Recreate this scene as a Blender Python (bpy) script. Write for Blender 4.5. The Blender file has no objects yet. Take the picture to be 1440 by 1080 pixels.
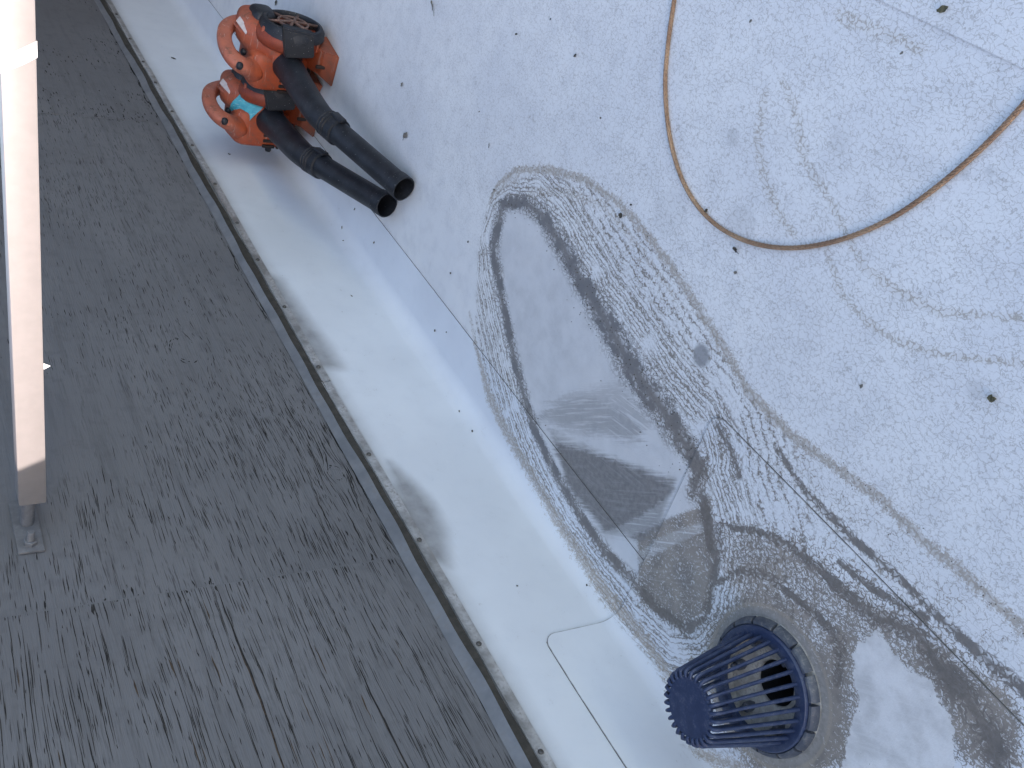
import bpy, bmesh, math, random
import numpy as np
from mathutils import Vector, Matrix
random.seed(7); rng = np.random.default_rng(7)
scene = bpy.context.scene
COL = scene.collection

# ------------------------------------------------------------------ camera
# world: X along the plywood wall, Y towards the wall, Z up; the camera was held on its side (portrait phone turned 90 degrees)
FPX = 1449.9
CAMH = 1.47
Rm = np.array([[-0.455, 0.8473, -0.2741], [-0.5819, -0.0499, 0.8117], [0.674, 0.5288, 0.5158]])
M3 = np.stack([Rm[:, 0], Rm[:, 2], -Rm[:, 1]], 1)          # camera (x right, y down, z forward) = M3 @ world
cam = bpy.data.cameras.new('camera'); cam_o = bpy.data.objects.new('camera', cam); COL.objects.link(cam_o)
cam.sensor_fit = 'HORIZONTAL'; cam.sensor_width = 36; cam.lens = 36 * FPX / 1440
cam.clip_start = 0.02; cam.clip_end = 2000
ax, ay, az = M3[0], -M3[1], -M3[2]
cam_o.matrix_world = Matrix(((ax[0], ay[0], az[0], 0), (ax[1], ay[1], az[1], 0), (ax[2], ay[2], az[2], CAMH), (0, 0, 0, 1)))
scene.camera = cam_o

# ------------------------------------------------------------------ sky, sun, exposure
SUN_EL, SUN_AZ = math.radians(12.0), math.radians(6.0)     # low sun behind the camera, a little behind the wall
to_sun = Vector((-math.cos(SUN_EL) * math.cos(SUN_AZ), math.cos(SUN_EL) * math.sin(SUN_AZ), math.sin(SUN_EL)))
world = bpy.data.worlds.new('World'); scene.world = world; world.use_nodes = True
wn = world.node_tree; wn.nodes.clear()
sky = wn.nodes.new('ShaderNodeTexSky'); sky.sky_type = 'NISHITA'; sky.sun_disc = False
sky.sun_elevation = SUN_EL; sky.sun_rotation = math.atan2(to_sun.x, to_sun.y)
sky.altitude = 100; sky.air_density = 1.0; sky.dust_density = 1.0; sky.ozone_density = 1.0
bg = wn.nodes.new('ShaderNodeBackground'); bg.inputs[1].default_value = 0.15
wo = wn.nodes.new('ShaderNodeOutputWorld'); wn.links.new(sky.outputs[0], bg.inputs[0]); wn.links.new(bg.outputs[0], wo.inputs[0])
sl = bpy.data.lights.new('sun', 'SUN'); sl.energy = 2.0; sl.angle = math.radians(0.53); sl.color = (1.0, 0.95, 0.91)
so = bpy.data.objects.new('sun', sl); COL.objects.link(so); so.location = (-6, 2, 6)
so.rotation_euler = to_sun.to_track_quat('Z', 'Y').to_euler()
scene.view_settings.view_transform = 'Standard'; scene.view_settings.look = 'None'
scene.view_settings.gamma = 1.0; scene.view_settings.use_curve_mapping = False
scene.view_settings.exposure = 2.26
scene.view_settings.use_white_balance = True; scene.view_settings.white_balance_temperature = 7080; scene.view_settings.white_balance_tint = 18
scene.render.engine = 'CYCLES'
scene.cycles.max_bounces = 4; scene.cycles.diffuse_bounces = 2; scene.cycles.glossy_bounces = 2

# ------------------------------------------------------------------ pixel -> place
YW = 1.642                                                  # plane of the membrane on the wall
def ray(p): return M3.T @ np.array([p[0] - 720.0, p[1] - 540.0, FPX])
CP = np.array([0, 0, CAMH])
def plane(p, p0, n):
    r = ray(p); n = np.array(n, float); return CP + r * (np.dot(np.array(p0) - CP, n) / np.dot(r, n))
def onz(p, z=0.0): return plane(p, (0, 0, z), (0, 0, 1))
def ony(p, y): return plane(p, (0, y, 0), (0, 1, 0))
def uv(p):                                                  # unrolled membrane coordinates: x along, v across the roof and then up the wall
    P = onz(p)
    if P[1] <= YW: return np.array([P[0], P[1]])
    P = ony(p, YW); return np.array([P[0], YW + P[2]])
def pxm(p):                                                 # metres per pixel where that pixel meets the roof
    return np.linalg.norm(np.array([*uv((p[0] + 1, p[1]))]) - uv((p[0] - 1, p[1]))) / 2 * 0.5 + np.linalg.norm(uv((p[0], p[1] + 1)) - uv((p[0], p[1] - 1))) / 2 * 0.5

# ------------------------------------------------------------------ node helper
class S:
    def __init__(s, nt, sock): s.nt, s.s = nt, sock
    def _m(s, op, *o, clamp=False):
        n = s.nt.nodes.new('ShaderNodeMath'); n.operation = op; n.use_clamp = clamp
        for i, v in enumerate((s,) + o):
            if isinstance(v, S): s.nt.links.new(v.s, n.inputs[i])
            else: n.inputs[i].default_value = v
        return S(s.nt, n.outputs[0])
    def __add__(a, b): return a._m('ADD', b)
    __radd__ = __add__
    def __mul__(a, b): return a._m('MULTIPLY', b)
    __rmul__ = __mul__
    def __sub__(a, b): return a._m('SUBTRACT', b)
    def __rsub__(a, b): return (a * -1.0) + b
    def __truediv__(a, b): return a._m('DIVIDE', b)
    def pow(a, b): return a._m('POWER', b)
    def abs(a): return a._m('ABSOLUTE')
    def fract(a): return a._m('FRACT')
    def max(a, b): return a._m('MAXIMUM', b)
    def min(a, b): return a._m('MINIMUM', b)
    def clamp(a): return a._m('ADD', 0.0, clamp=True)
    def step(a, lo, hi):                                    # smoothstep from lo to hi (either may be a socket)
        n = a.nt.nodes.new('ShaderNodeMapRange'); n.interpolation_type = 'SMOOTHSTEP'
        for i, v in enumerate((a, lo, hi)):
            if isinstance(v, S): a.nt.links.new(v.s, n.inputs[i])
            else: n.inputs[i].default_value = v
        return S(a.nt, n.outputs[0])
class Mat:
    def __init__(s, name, rough=0.6, metal=0.0, spec=0.5):
        s.m = bpy.data.materials.new(name); s.m.use_nodes = True; s.nt = s.m.node_tree
        s.b = s.nt.nodes['Principled BSDF']; s.b.inputs['Roughness'].default_value = rough
        s.b.inputs['Metallic'].default_value = metal; s.b.inputs['Specular IOR Level'].default_value = spec
    def n(s, t): return s.nt.nodes.new(t)
    def lk(s, a, b): s.nt.links.new(a.s if isinstance(a, S) else a, b)
    def attr(s, name, vec=False):
        n = s.n('ShaderNodeAttribute'); n.attribute_name = name
        return S(s.nt, n.outputs['Vector' if vec else 'Fac'])
    def pos(s, kind='Object'):
        if kind == 'World': return S(s.nt, s.n('ShaderNodeNewGeometry').outputs['Position'])
        return S(s.nt, s.n('ShaderNodeTexCoord').outputs[kind])
    def scale(s, v, sc, off=(0, 0, 0)):
        n = s.n('ShaderNodeMapping'); n.inputs['Scale'].default_value = sc; n.inputs['Location'].default_value = off
        s.lk(v, n.inputs[0]); return S(s.nt, n.outputs[0])
    def rotmap(s, v, ang, sc):
        n = s.n('ShaderNodeMapping'); n.inputs['Rotation'].default_value = (0, 0, ang); s.lk(v, n.inputs[0])
        return s.scale(S(s.nt, n.outputs[0]), sc)
    def noise(s, v, sc=5.0, det=3.0, rough=0.55, dist=0.0, col=False):
        n = s.n('ShaderNodeTexNoise'); s.lk(v, n.inputs['Vector']); n.inputs['Scale'].default_value = sc
        n.inputs['Detail'].default_value = det; n.inputs['Roughness'].default_value = rough; n.inputs['Distortion'].default_value = dist
        return S(s.nt, n.outputs['Color' if col else 'Fac'])
    def vor(s, v, sc, feat='DISTANCE_TO_EDGE', dim='2D', rnd=1.0):
        n = s.n('ShaderNodeTexVoronoi'); n.voronoi_dimensions = dim; n.feature = feat; s.lk(v, n.inputs['Vector'])
        n.inputs['Scale'].default_value = sc; n.inputs['Randomness'].default_value = rnd
        return S(s.nt, n.outputs['Distance'])
    def vadd(s, a, b, k):                                   # a + (b-0.5)*k
        n = s.n('ShaderNodeVectorMath'); n.operation = 'MULTIPLY_ADD'
        s.lk(b, n.inputs[0]); n.inputs[1].default_value = (k, k, k)
        m = s.n('ShaderNodeVectorMath'); m.operation = 'SUBTRACT'; s.lk(a, m.inputs[0]); m.inputs[1].default_value = (k / 2,) * 3
        s.nt.links.new(m.outputs[0], n.inputs[2]); return S(s.nt, n.outputs[0])
    def xyz(s, v):
        n = s.n('ShaderNodeSeparateXYZ'); s.lk(v, n.inputs[0]); return [S(s.nt, o) for o in n.outputs]
    def mix(s, f, a, b):
        n = s.n('ShaderNodeMix'); n.data_type = 'RGBA'
        for i, v in ((0, f), (6, a), (7, b)):
            if isinstance(v, S): s.lk(v, n.inputs[i])
            elif i == 0: n.inputs[0].default_value = v
            else: n.inputs[i].default_value = (*v, 1) if len(v) == 3 else v
        return S(s.nt, n.outputs[2])
    def out(s, col=None, rough=None, bump=None, bstr=0.5, bdist=0.002):
        if col is not None:
            if isinstance(col, S): s.lk(col, s.b.inputs['Base Color'])
            else: s.b.inputs['Base Color'].default_value = (*col, 1)
        if rough is not None: s.lk(rough, s.b.inputs['Roughness'])
        if bump is not None:
            n = s.n('ShaderNodeBump'); n.inputs['Strength'].default_value = bstr; n.inputs['Distance'].default_value = bdist
            s.lk(bump, n.inputs['Height']); s.nt.links.new(n.outputs[0], s.b.inputs['Normal'])
        return s.m

# ------------------------------------------------------------------ mesh helpers
def link(name, me, mat, parent=None, smooth=False):
    o = bpy.data.objects.new(name, me); COL.objects.link(o)
    if mat: me.materials.append(mat)
    if parent: o.parent = parent
    if smooth: me.polygons.foreach_set('use_smooth', [True] * len(me.polygons))
    return o
def obj(name, bm, mat, parent=None, smooth=False, sharp=None):
    bmesh.ops.recalc_face_normals(bm, faces=bm.faces)
    me = bpy.data.meshes.new(name); bm.to_mesh(me); bm.free()
    o = link(name, me, mat, parent, smooth)
    if sharp is not None: me.set_sharp_from_angle(angle=math.radians(sharp))
    return o
def tag(o, label=None, cat=None, group=None, kind=None):
    if label: o['label'] = label
    if cat: o['category'] = cat
    if group: o['group'] = group
    if kind: o['kind'] = kind
    return o
def empty(name, loc=(0, 0, 0), rz=0.0):
    o = bpy.data.objects.new(name, None); COL.objects.link(o); o.location = loc; o.rotation_euler = (0, 0, rz); o.empty_display_size = 0.05
    return o
def box(bm, c, s, bev=0.0, rot=None, seg=2):
    r = bmesh.ops.create_cube(bm, size=1.0); vs = r['verts']
    m = Matrix.Translation(c) @ (rot.to_4x4() if rot else Matrix()) @ Matrix.Diagonal((*s, 1))
    bmesh.ops.transform(bm, matrix=m, verts=vs)
    if bev:
        es = list({e for v in vs for e in v.link_edges})
        bmesh.ops.bevel(bm, geom=es, offset=bev, segments=seg, affect='EDGES', profile=0.6)
def frame(d):
    d = Vector(d).normalized(); a = Vector((0, 0, 1)) if abs(d.z) < 0.9 else Vector((1, 0, 0))
    x = a.cross(d).normalized(); return x, d.cross(x), d
def ring(bm, c, x, y, rx, ry, n, ph=0.0, sq=1.0):             # sq < 1 squares the section off
    pw = lambda v: math.copysign(abs(v) ** sq, v)
    return [bm.verts.new(Vector(c) + x * (rx * pw(math.cos(2 * math.pi * i / n + ph))) + y * (ry * pw(math.sin(2 * math.pi * i / n + ph)))) for i in range(n)]
def bridge(bm, a, b):
    n = len(a)
    for i in range(n): bm.faces.new((a[i], a[(i + 1) % n], b[(i + 1) % n], b[i]))
def sweep(bm, pts, rad, n=14, cap=True, flat=1.0, sq=1.0):          # tube along points, radius per point
    pts = [Vector(p) for p in pts]; prev = None; x = None
    rings = []
    for i, p in enumerate(pts):
        d = (pts[min(i + 1, len(pts) - 1)] - pts[max(i - 1, 0)]).normalized()
        if x is None: x, y, _ = frame(d)
        else: x = (x - d * x.dot(d)).normalized(); y = d.cross(x)
        r = rad[i] if hasattr(rad, '__len__') else rad
        rings.append(ring(bm, p, x, y, r, r * flat, n, 0.0, sq))
    for a, b in zip(rings, rings[1:]): bridge(bm, a, b)
    if cap: bm.faces.new(rings[0][::-1]); bm.faces.new(rings[-1])
    return rings
def lathe(bm, prof, c, axis, n=32, caps=(True, True), sx=1.0):
    x, y, d = frame(axis); c = Vector(c); rr = [ring(bm, c + d * h, x, y, r * sx, r, n) for r, h in prof]
    for a, b in zip(rr, rr[1:]): bridge(bm, a, b)
    if caps[0]: bm.faces.new(rr[0][::-1])
    if caps[1]: bm.faces.new(rr[-1])
def spline(pts, n):                                         # Catmull-Rom through pts
    P = [np.array(p, float) for p in pts]; P = [2 * P[0] - P[1]] + P + [2 * P[-1] - P[-2]]; out = []
    for i in range(1, len(P) - 2):
        for k in range(n):
            t = k / n; a, b, c, d = P[i - 1], P[i], P[i + 1], P[i + 2]
            out.append(0.5 * (2 * b + (c - a) * t + (2 * a - 5 * b + 4 * c - d) * t * t + (3 * b - a - 3 * c + d) * t ** 3))
    out.append(P[-2]); return out

# ------------------------------------------------------------------ stain map of the membrane, as smooth fields on the sheets
DRX, DRY = 0.797, 1.397                                     # drain centre on the roof
def dpoly(X, V, pts):                                       # distance to an open line
    D = np.full(X.shape, 9.0)
    for a, b in zip(pts, pts[1:]):
        ab = b - a; t = np.clip(((X - a[0]) * ab[0] + (V - a[1]) * ab[1]) / max(ab @ ab, 1e-9), 0, 1)
        D = np.minimum(D, np.hypot(X - a[0] - t * ab[0], V - a[1] - t * ab[1]))
    return D
def wline(X, V, pts):                                       # 1 on the line, 0 at its half width, negative beyond (widths in pixels)
    best = np.full(X.shape, -3.0)
    for (ax_, ay_, aw), (bx_, by_, bw) in zip(pts, pts[1:]):
        a, b = uv((ax_, ay_)), uv((bx_, by_)); wa, wb = aw * pxm((ax_, ay_)), bw * pxm((bx_, by_))
        ab = b - a; t = np.clip(((X - a[0]) * ab[0] + (V - a[1]) * ab[1]) / max(ab @ ab, 1e-9), 0, 1)
        d = np.hypot(X - a[0] - t * ab[0], V - a[1] - t * ab[1]); w = wa + (wb - wa) * t
        best = np.maximum(best, 1 - d / w)
    return best
def sdf(X, V, pts):                                         # signed distance in metres, positive inside
    P = [uv(p) for p in pts]; P.append(P[0]); D = dpoly(X, V, P); ins = np.zeros(X.shape, bool)
    for a, b in zip(P, P[1:]):
        c = ((a[1] > V) != (b[1] > V)) & (X < (b[0] - a[0]) * (V - a[1]) / (b[1] - a[1] + 1e-12) + a[0]); ins ^= c
    return np.where(ins, D, -D)
POND = [(715,281),(750,285),(785,320),(815,375),(845,425),(885,480),(930,550),(975,605),(990,635),(985,665),(1000,700),(1012,745),(1012,800),(1000,860),(975,890),(945,885),(900,845),(850,785),(800,715),(765,650),(742,590),(722,520),(705,450),(690,380),(684,330),(695,295)]
OUTER = [(688,280,2),(700,258,3),(725,238,4),(770,238,6),(820,252,6),(870,285,6),(905,325,7),(940,370,8),(985,440,8),(1020,495,9),(1050,550,9),(1110,610,10),(1170,655,10),(1240,705,11),(1290,755,11),(1340,795,12),(1390,840,12),(1450,893,12)]
BROWN = [OUTER,
  [(668,480,3),(690,560,8),(715,610,9),(750,670,10),(790,740,11),(830,800,12),(860,845,13),(890,875,13),(925,925,13),(950,965,10)],
  [(985,1062,10),(1040,1082,14)]]
FAINT = [[(1075,130,6),(1065,200,7),(1075,250,7),(1095,300,6),(1115,330,5)],[(1100,115,5),(1118,150,6),(1130,225,7),(1160,270,5),(1190,330,5),(1210,372,6),(1250,402,7),(1320,440,6),(1445,446,5)],
  [(1160,350,4),(1180,410,6),(1215,450,5),(1260,480,6),(1330,500,5),(1445,512,5)],[(725,250,8),(700,268,5),(690,285,4)],[(740,272,4),(790,268,5),(850,290,5),(900,350,4),(950,420,4)],
  [(1180,20,8),(1240,45,8),(1300,70,7)],[(660,440,2),(668,480,3)]]
DARK = [[(710,286,8),(735,284,9),(760,300,12),(790,345,15),(820,400,16),(850,450,19),(890,520,22),(930,575,23),(965,630,17),(985,660,16),(975,692,12)],
  [(705,290,9),(693,350,10),(705,420,9),(722,500,9),(740,570,9),(757,615,8),(790,680,8),(820,730,9),(850,775,10),(890,815,9),(930,860,9),(965,886,9),(990,872,7),(1002,820,7),(1012,770,7),(1010,738,5)],
  [(1012,735,4),(1035,744,5),(1060,746,6),(1110,766,7),(1150,800,9),(1190,838,12),(1230,868,14),(1290,890,18),(1320,935,24),(1355,975,24),(1390,1030,24),(1410,1085,24)],
  [(1004,822,5),(1040,802,5),(1080,810,6),(1112,838,6),(1150,868,8),(1180,905,11),(1176,960,7)],
  [(1090,630,5),(1130,690,6),(1200,760,8),(1260,810,7),(1320,870,8),(1400,940,12),(1445,975,14)],
  [(1180,790,6),(1230,830,8),(1300,870,8)],[(1010,600,6),(1030,640,7),(1040,670,5)],[(985,690,10),(995,730,12),(1000,770,10)],
  [(1220,960,6),(1227,1000,7)]]
GRIME = [  # polygon, strength, softness (m)
  ([(690,270),(760,240),(830,258),(905,325),(985,440),(1050,550),(1170,655),(1290,755),(1445,890),(1445,1085),(960,1085),(930,950),(850,850),(700,580),(668,480),(672,350)], 0.15, 0.05),
  ([(1010,735),(1100,740),(1200,800),(1300,870),(1450,975),(1450,1090),(1000,1090),(1150,1000),(1150,900),(1020,830)], 0.40, 0.06),
  ([(890,740),(1000,700),(1010,780),(1000,860),(960,890),(900,850)], 0.62, 0.03),
  ([(950,620),(1000,640),(1000,720),(960,700)], 0.3, 0.03),
  ([(1150,880),(1200,880),(1190,1000),(1200,1085),(1120,1085)], 0.18, 0.03),
  ([(1290,900),(1350,930),(1445,1010),(1445,1085),(1370,1085)], 0.25, 0.03)]
LIGHT = [(1200,905),(1238,886),(1265,930),(1310,958),(1335,1000),(1347,1050),(1342,1100),(1180,1100),(1188,1040),(1205,985),(1196,940)]
WET = [(768,600),(800,612),(860,640),(950,672),(948,690),(930,745),(900,765),(850,752),(800,690)]
WET2 = [(745,585),(790,555),(870,530),(925,590),(900,625),(800,612)]
SCR = [[(770,612,8),(860,634,11),(960,664,9)],[(852,757,8),(900,738,12),(955,705,16),(1000,690,10)],[(800,520,20),(880,560,24),(935,620,14)],[(890,790,8),(940,760,10),(1000,735,6)]]
SPOT = [((985,500),13,0.9),((1030,192),10,0.25),((1040,318),24,0.18),((940,300),26,0.12),((835,600),5,0.3),((1180,200),16,0.14),((1390,240),8,0.35),((1358,246),6,0.3),((1370,548),14,0.22),((850,435),4,.3),((800,350),5,.35)]
GREY_PATCH = [([(365,375),(395,395),(425,440),(460,485),(480,518),(440,524),(400,460)], 0.030, .80),([(545,650),(582,682),(606,708),(624,745),(630,798),(590,785),(560,720)], 0.026, .85),([(205,150),(240,200),(262,250),(250,245),(215,190)], 0.03, .18)]  # grey patches below the termination bar: polygon, softness, strength
PX1, PV0, PV1, RC = 1.205, 1.022, YW + .214, .035           # patch round the drain: far edge, roof edge, wall edge, corner radius
def stains(X, V):
    f = {}
    f['dark'] = np.max([wline(X, V, p) for p in DARK], 0)
    f['brown'] = np.max([wline(X, V, p) for p in BROWN], 0)
    f['faint'] = np.max([wline(X, V, p) for p in FAINT], 0)
    f['pond'] = sdf(X, V, POND)
    g = np.zeros(X.shape)
    for p, a, s in GRIME: g = g + a * np.clip(sdf(X, V, p) / s + 0.3, 0, 1)
    f['zone'] = sdf(X, V, GRIME[0][0])
    dd = np.hypot(X - DRX, V - DRY)
    g = g + 0.6 * np.clip(1 - (dd - 0.145) / 0.05, 0, 1)
    f['grime'] = np.clip(g, 0, 1.3)
    f['light'] = sdf(X, V, LIGHT)
    f['wet'] = sdf(X, V, WET); f['wet2'] = sdf(X, V, WET2)
    f['scrape'] = np.max([wline(X, V, p) for p in SCR], 0)
    sp = np.zeros(X.shape)
    for c, r, a in SPOT:
        q = uv(c); rr = r * pxm(c); sp = np.maximum(sp, a * np.clip((1.15 - np.hypot(X - q[0], V - q[1]) / rr) * 4, 0, 1))
    f['spot'] = sp
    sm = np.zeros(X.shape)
    for p, s, a in GREY_PATCH: sm = np.maximum(sm, a * np.clip(sdf(X, V, p) / (s * 1.7) + 0.55, 0, 1))
    f['grey_patch'] = np.maximum(np.maximum(sm, 0.4 * np.clip((V - (YW + 0.315)) / 0.05, 0, 1)), .9 * np.clip((V - (YW + .352)) / .008, 0, 1))  # greyer towards the termination bar
    # fine crazing: strong towards the open roof, fading near the wall and far off
    f['craze'] = np.clip((1.32 - V) / 0.25, 0, 1) * np.clip((4.2 - X) / 2.6, 0.15, 1)
    f['drain_d'] = dd
    cx, cv, hx, hv, r_ = PX1 - 2.0, (PV0 + PV1) / 2, 2.0 - RC, (PV1 - PV0) / 2 - RC, RC   # outline of the patch round the drain
    qx, qv = np.abs(X - cx) - hx, np.abs(V - cv) - hv
    f['pedge'] = np.abs(np.hypot(np.maximum(qx, 0), np.maximum(qv, 0)) + np.minimum(np.maximum(qx, qv), 0) - r_)
    return f
STAIN_KEYS = ('dark','brown','faint','pond','grime','light','wet','wet2','scrape','spot','grey_patch','craze','drain_d','zone','pedge')
def roofz(x, y):                                            # shallow sump round the drain, slight waviness
    d = np.hypot(x - DRX, y - DRY)
    return -0.006 * np.exp(-(d / 0.25) ** 2) + 0.0015 * np.sin(3.1 * x + 1.7 * y) * np.sin(2.3 * y - 1.1 * x) - 0.0015
CR = 0.055                                                  # radius of the bend at the foot of the wall
def place(x, v, off):                                       # unrolled coordinates -> space, raised off along the normal
    t = np.clip((v - (YW - CR)) / (2 * CR), 0, 1) * math.pi / 2
    y = np.where(v < YW - CR, v, YW - CR + CR * np.sin(t)); z = np.where(v < YW + CR, CR - CR * np.cos(t), v - YW)
    ny, nz = -np.sin(t), np.cos(t)
    buckle = 0.004 * np.clip((v - YW - 0.05) / 0.1, 0, 1) * np.clip((YW + 0.30 - v) / 0.1, 0, 1) * (np.sin(5.3 * x) + np.sin(8.9 * x + 4 * v))
    o = off + buckle * 0.6 + 0 * x
    return np.stack([x, y + ny * o, z + nz * o + roofz(x, np.minimum(v, YW)) * (1 - t / (math.pi / 2))], -1)
def sheet(name, xs, vs, off, mat, parent, keep=None, flat=0.0, thick=0.003, bflat=None):
    X, V = np.meshgrid(xs, vs, indexing='ij'); nx, nv = X.shape
    if bflat is not None: X, V = bflat(X, V)
    P = place(X, V, off(X, V) if callable(off) else off)
    idx = np.arange(nx * nv).reshape(nx, nv)
    F = np.stack([idx[:-1, :-1], idx[1:, :-1], idx[1:, 1:], idx[:-1, 1:]], -1).reshape(-1, 4)
    if keep is not None:
        xc = (X[:-1, :-1] + X[1:, 1:]) / 2; vc = (V[:-1, :-1] + V[1:, 1:]) / 2; F = F[keep(xc, vc).reshape(-1)]
    verts = P.reshape(-1, 3); UVP = np.stack([X, V, 0 * X], -1).reshape(-1, 3); skirt = np.zeros(len(verts))
    if thick:                                               # edge of the sheet turned down to what lies below
        E = np.concatenate([F[:, [0, 1]], F[:, [1, 2]], F[:, [2, 3]], F[:, [3, 0]]])
        key = np.sort(E, 1); u, inv, cnt = np.unique(key, axis=0, return_inverse=True, return_counts=True)
        B = E[cnt[inv.reshape(-1)] == 1]; bv = np.unique(B); m = {int(a): len(verts) + i for i, a in enumerate(bv)}
        low = place(X.reshape(-1)[bv], V.reshape(-1)[bv], (off(X, V).reshape(-1)[bv] if callable(off) else off) - thick)
        top = {int(a): len(verts) + len(bv) + i for i, a in enumerate(bv)}
        verts = np.concatenate([verts, low, P.reshape(-1, 3)[bv]]); UVP = np.concatenate([UVP, UVP[bv], UVP[bv]]); skirt = np.concatenate([skirt, np.ones(2 * len(bv))])
        F = np.concatenate([F, np.array([[top[int(b)], top[int(a)], m[int(a)], m[int(b)]] for a, b in B])])
    used, inv = np.unique(F, return_inverse=True); F = inv.reshape(F.shape); verts = verts[used]; UVP = UVP[used]; skirt = skirt[used]
    me = bpy.data.meshes.new(name); me.from_pydata(verts.tolist(), [], F.tolist()); me.update()
    f = stains(UVP[:, 0], UVP[:, 1]); f['skirt'] = skirt; f['flat'] = flat(UVP[:, 1]) if callable(flat) else np.full(len(verts), flat)
    for k, a in f.items():
        at = me.attributes.new(k, 'FLOAT', 'POINT'); at.data.foreach_set('value', a.astype(np.float32))
    at = me.attributes.new('uvp', 'FLOAT_VECTOR', 'POINT'); at.data.foreach_set('vector', UVP.astype(np.float32).ravel())
    return link(name, me, mat, parent, smooth=True)

def membrane_material():
    m = Mat('weathered_membrane', 0.55, spec=0.35)
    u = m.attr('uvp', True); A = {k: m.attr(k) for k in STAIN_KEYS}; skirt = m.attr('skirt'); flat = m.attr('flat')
    us = m.scale(u, (.72, 1, 1)); w1 = m.noise(u, 42, 2, .6, col=True); uw = m.vadd(us, w1, 0.030)
    w2 = m.noise(u, 140, 2, .6, col=True); uw2 = m.vadd(uw, w2, 0.011)
    e1 = m.vor(uw2, 92); e2 = m.vor(uw2, 180)
    n_lo = m.noise(u, 3.0, 2); n_mid = m.noise(u, 16, 4, .6); n_hi = m.noise(u, 75, 3, .65); n_fine = m.noise(u, 300, 2, .7)
    # clean sheet, slightly mottled, faintly yellowed in places
    base = m.mix(n_lo.step(.3, .72), (.745, .755, .76), (.68, .695, .715))
    base = m.mix((n_mid.step(.42, .72)) * .42, base, (.56, .575, .60))
    base = m.mix(n_fine.step(.52, .8) * (1 - flat) * .30, base, (.50, .51, .53))
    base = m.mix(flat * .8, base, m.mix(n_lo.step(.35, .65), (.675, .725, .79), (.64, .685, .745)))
    # crazing: broken thin lines that hold dirt
    cr = A['craze'] * (1 - flat)
    line1 = e1.step(.095, .012) * (n_mid * .5 + n_hi * .5).step(.33, .52)
    line2 = e2.step(.10, .02) * n_hi.step(.46, .62) * .65
    craze = line1.max(line2) * cr
    col = m.mix(craze * .62, base, (.33, .315, .30))
    # faint brown water marks held in the crazing
    fm = (A['faint'] * .55 + .30 + (n_hi - .5) * 1.6).step(.0, .6) * (.22 + .78 * e1.step(.17, .05))
    col = m.mix(fm * .62, col, (.34, .30, .25))
    # grime: a net of dirt that widens until only light islands stay
    g = A['grime'] + (n_mid - .5) * .60 + (n_hi - .5) * .55 + (n_fine - .5) * .55 * A['grime'].step(.1, .5)
    e1 = (e1 + (n_hi - .5) * .16 * A['grime'].step(.05, .3)).max(0.0)
    gw = g.max(0.0) * .25
    net = S(m.nt, e1.s).step(gw + .05, gw - .05) * g.step(.08, .30)
    net2 = e2.step(gw * 1.2 + .04, gw * 1.2 - .04) * g.step(.3, .6)
    gm = net.max(net2)
    gcol = m.mix(n_mid.step(.35, .65), (.165, .142, .120), (.265, .225, .185))
    veil = g.step(.28, .80) * .58
    col = m.mix(veil, col, m.mix(n_mid.step(.35, .65), (.36, .325, .29), (.44, .40, .365)))
    col = m.mix(gm * .85, col, gcol)
    # tide lines that follow the edge of the old puddle
    out = A['pond'] * -1.0
    ph = (out * 95 + (n_mid - .5) * 3.0 + (n_hi - .5) * .9).fract()
    tl = ((ph - .5).abs()).step(.17, .05) * out.step(.004, .012) * out.step(.15, .085) * n_mid.step(.30, .50)
    ph2 = (out * 42 + (n_mid - .5) * 2.0 + (n_hi - .5) * 1.2).fract()
    tl2 = ((ph2 - .5).abs()).step(.22, .06) * out.step(.004, .012) * out.step(.30, .20) * (.25 + .75 * e1.step(.32, .10)) * n_mid.step(.34, .5)
    zn = (A['zone'] + (n_hi - .5) * .03).step(-.012, .012)
    col = m.mix(tl.max(tl2) * zn * .88, col, (.19, .166, .142))
    # inside of the puddle: pale film, darker and wet-looking lower down, brush scrapes
    ins = (A['pond'] + (n_hi - .5) * .012 + (n_fine - .5) * .006).step(.004, .010)
    film = m.mix(n_mid.step(.3, .7), (.60, .61, .625), (.52, .53, .545))
    film = m.mix(n_lo.step(.40, .62) * .5, film, (.65, .655, .66))
    col = m.mix(ins * .92 * (1 - A['grime'].step(.38, .62)), col, film)
    h1 = m.noise(m.rotmap(u, math.radians(-38), (7, 150, 1)), 1, 3, .7); h2 = m.noise(m.rotmap(u, math.radians(-12), (6, 130, 1)), 1, 3, .7)
    wet = (A['wet'] + (n_mid - .5) * .03 + (h1 - .5) * .05).step(-.006, .022) * ins
    wet2 = (A['wet2'] + (h1 - .5) * .10 + (n_hi - .5) * .03).step(-.01, .03) * ins * .55
    wcol = m.mix(n_hi.step(.3, .7), (.155, .15, .15), (.22, .21, .205))
    col = m.mix((wet * .95).max(wet2), col, wcol)
    sel = n_lo.step(.47, .53)
    hatch = h1.step(.50, .66) * sel + h2.step(.50, .66) * (1 - sel)
    scr = (A['scrape'] + (n_hi - .5) * .8).step(.0, .55) * (.35 + .65 * hatch)
    col = m.mix(scr * .9, col, (.58, .585, .59))
    col = m.mix(hatch * ins * A['pond'].step(.01, .05) * (.12 + .5 * A['wet2'].step(-.05, .02)), col, (.60, .605, .61))
    # dark silt band
    dk = A['dark'] + (n_hi - .5) * 1.1 + (n_fine - .5) * .5
    core = dk.step(.12, .34)
    frng = (A['dark'] + (n_mid - .5) * 1.3).step(-.5, .35) * e1.step(.26, .09)
    isl = e1.step(.11, .20) * n_mid.step(.45, .55) * A['dark'].step(.98, .5)
    dm = (core * (1 - isl * .8)).max(frng * .75)
    dcol = m.mix(n_mid.step(.35, .65), (.135, .133, .138), (.19, .178, .170))
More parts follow.
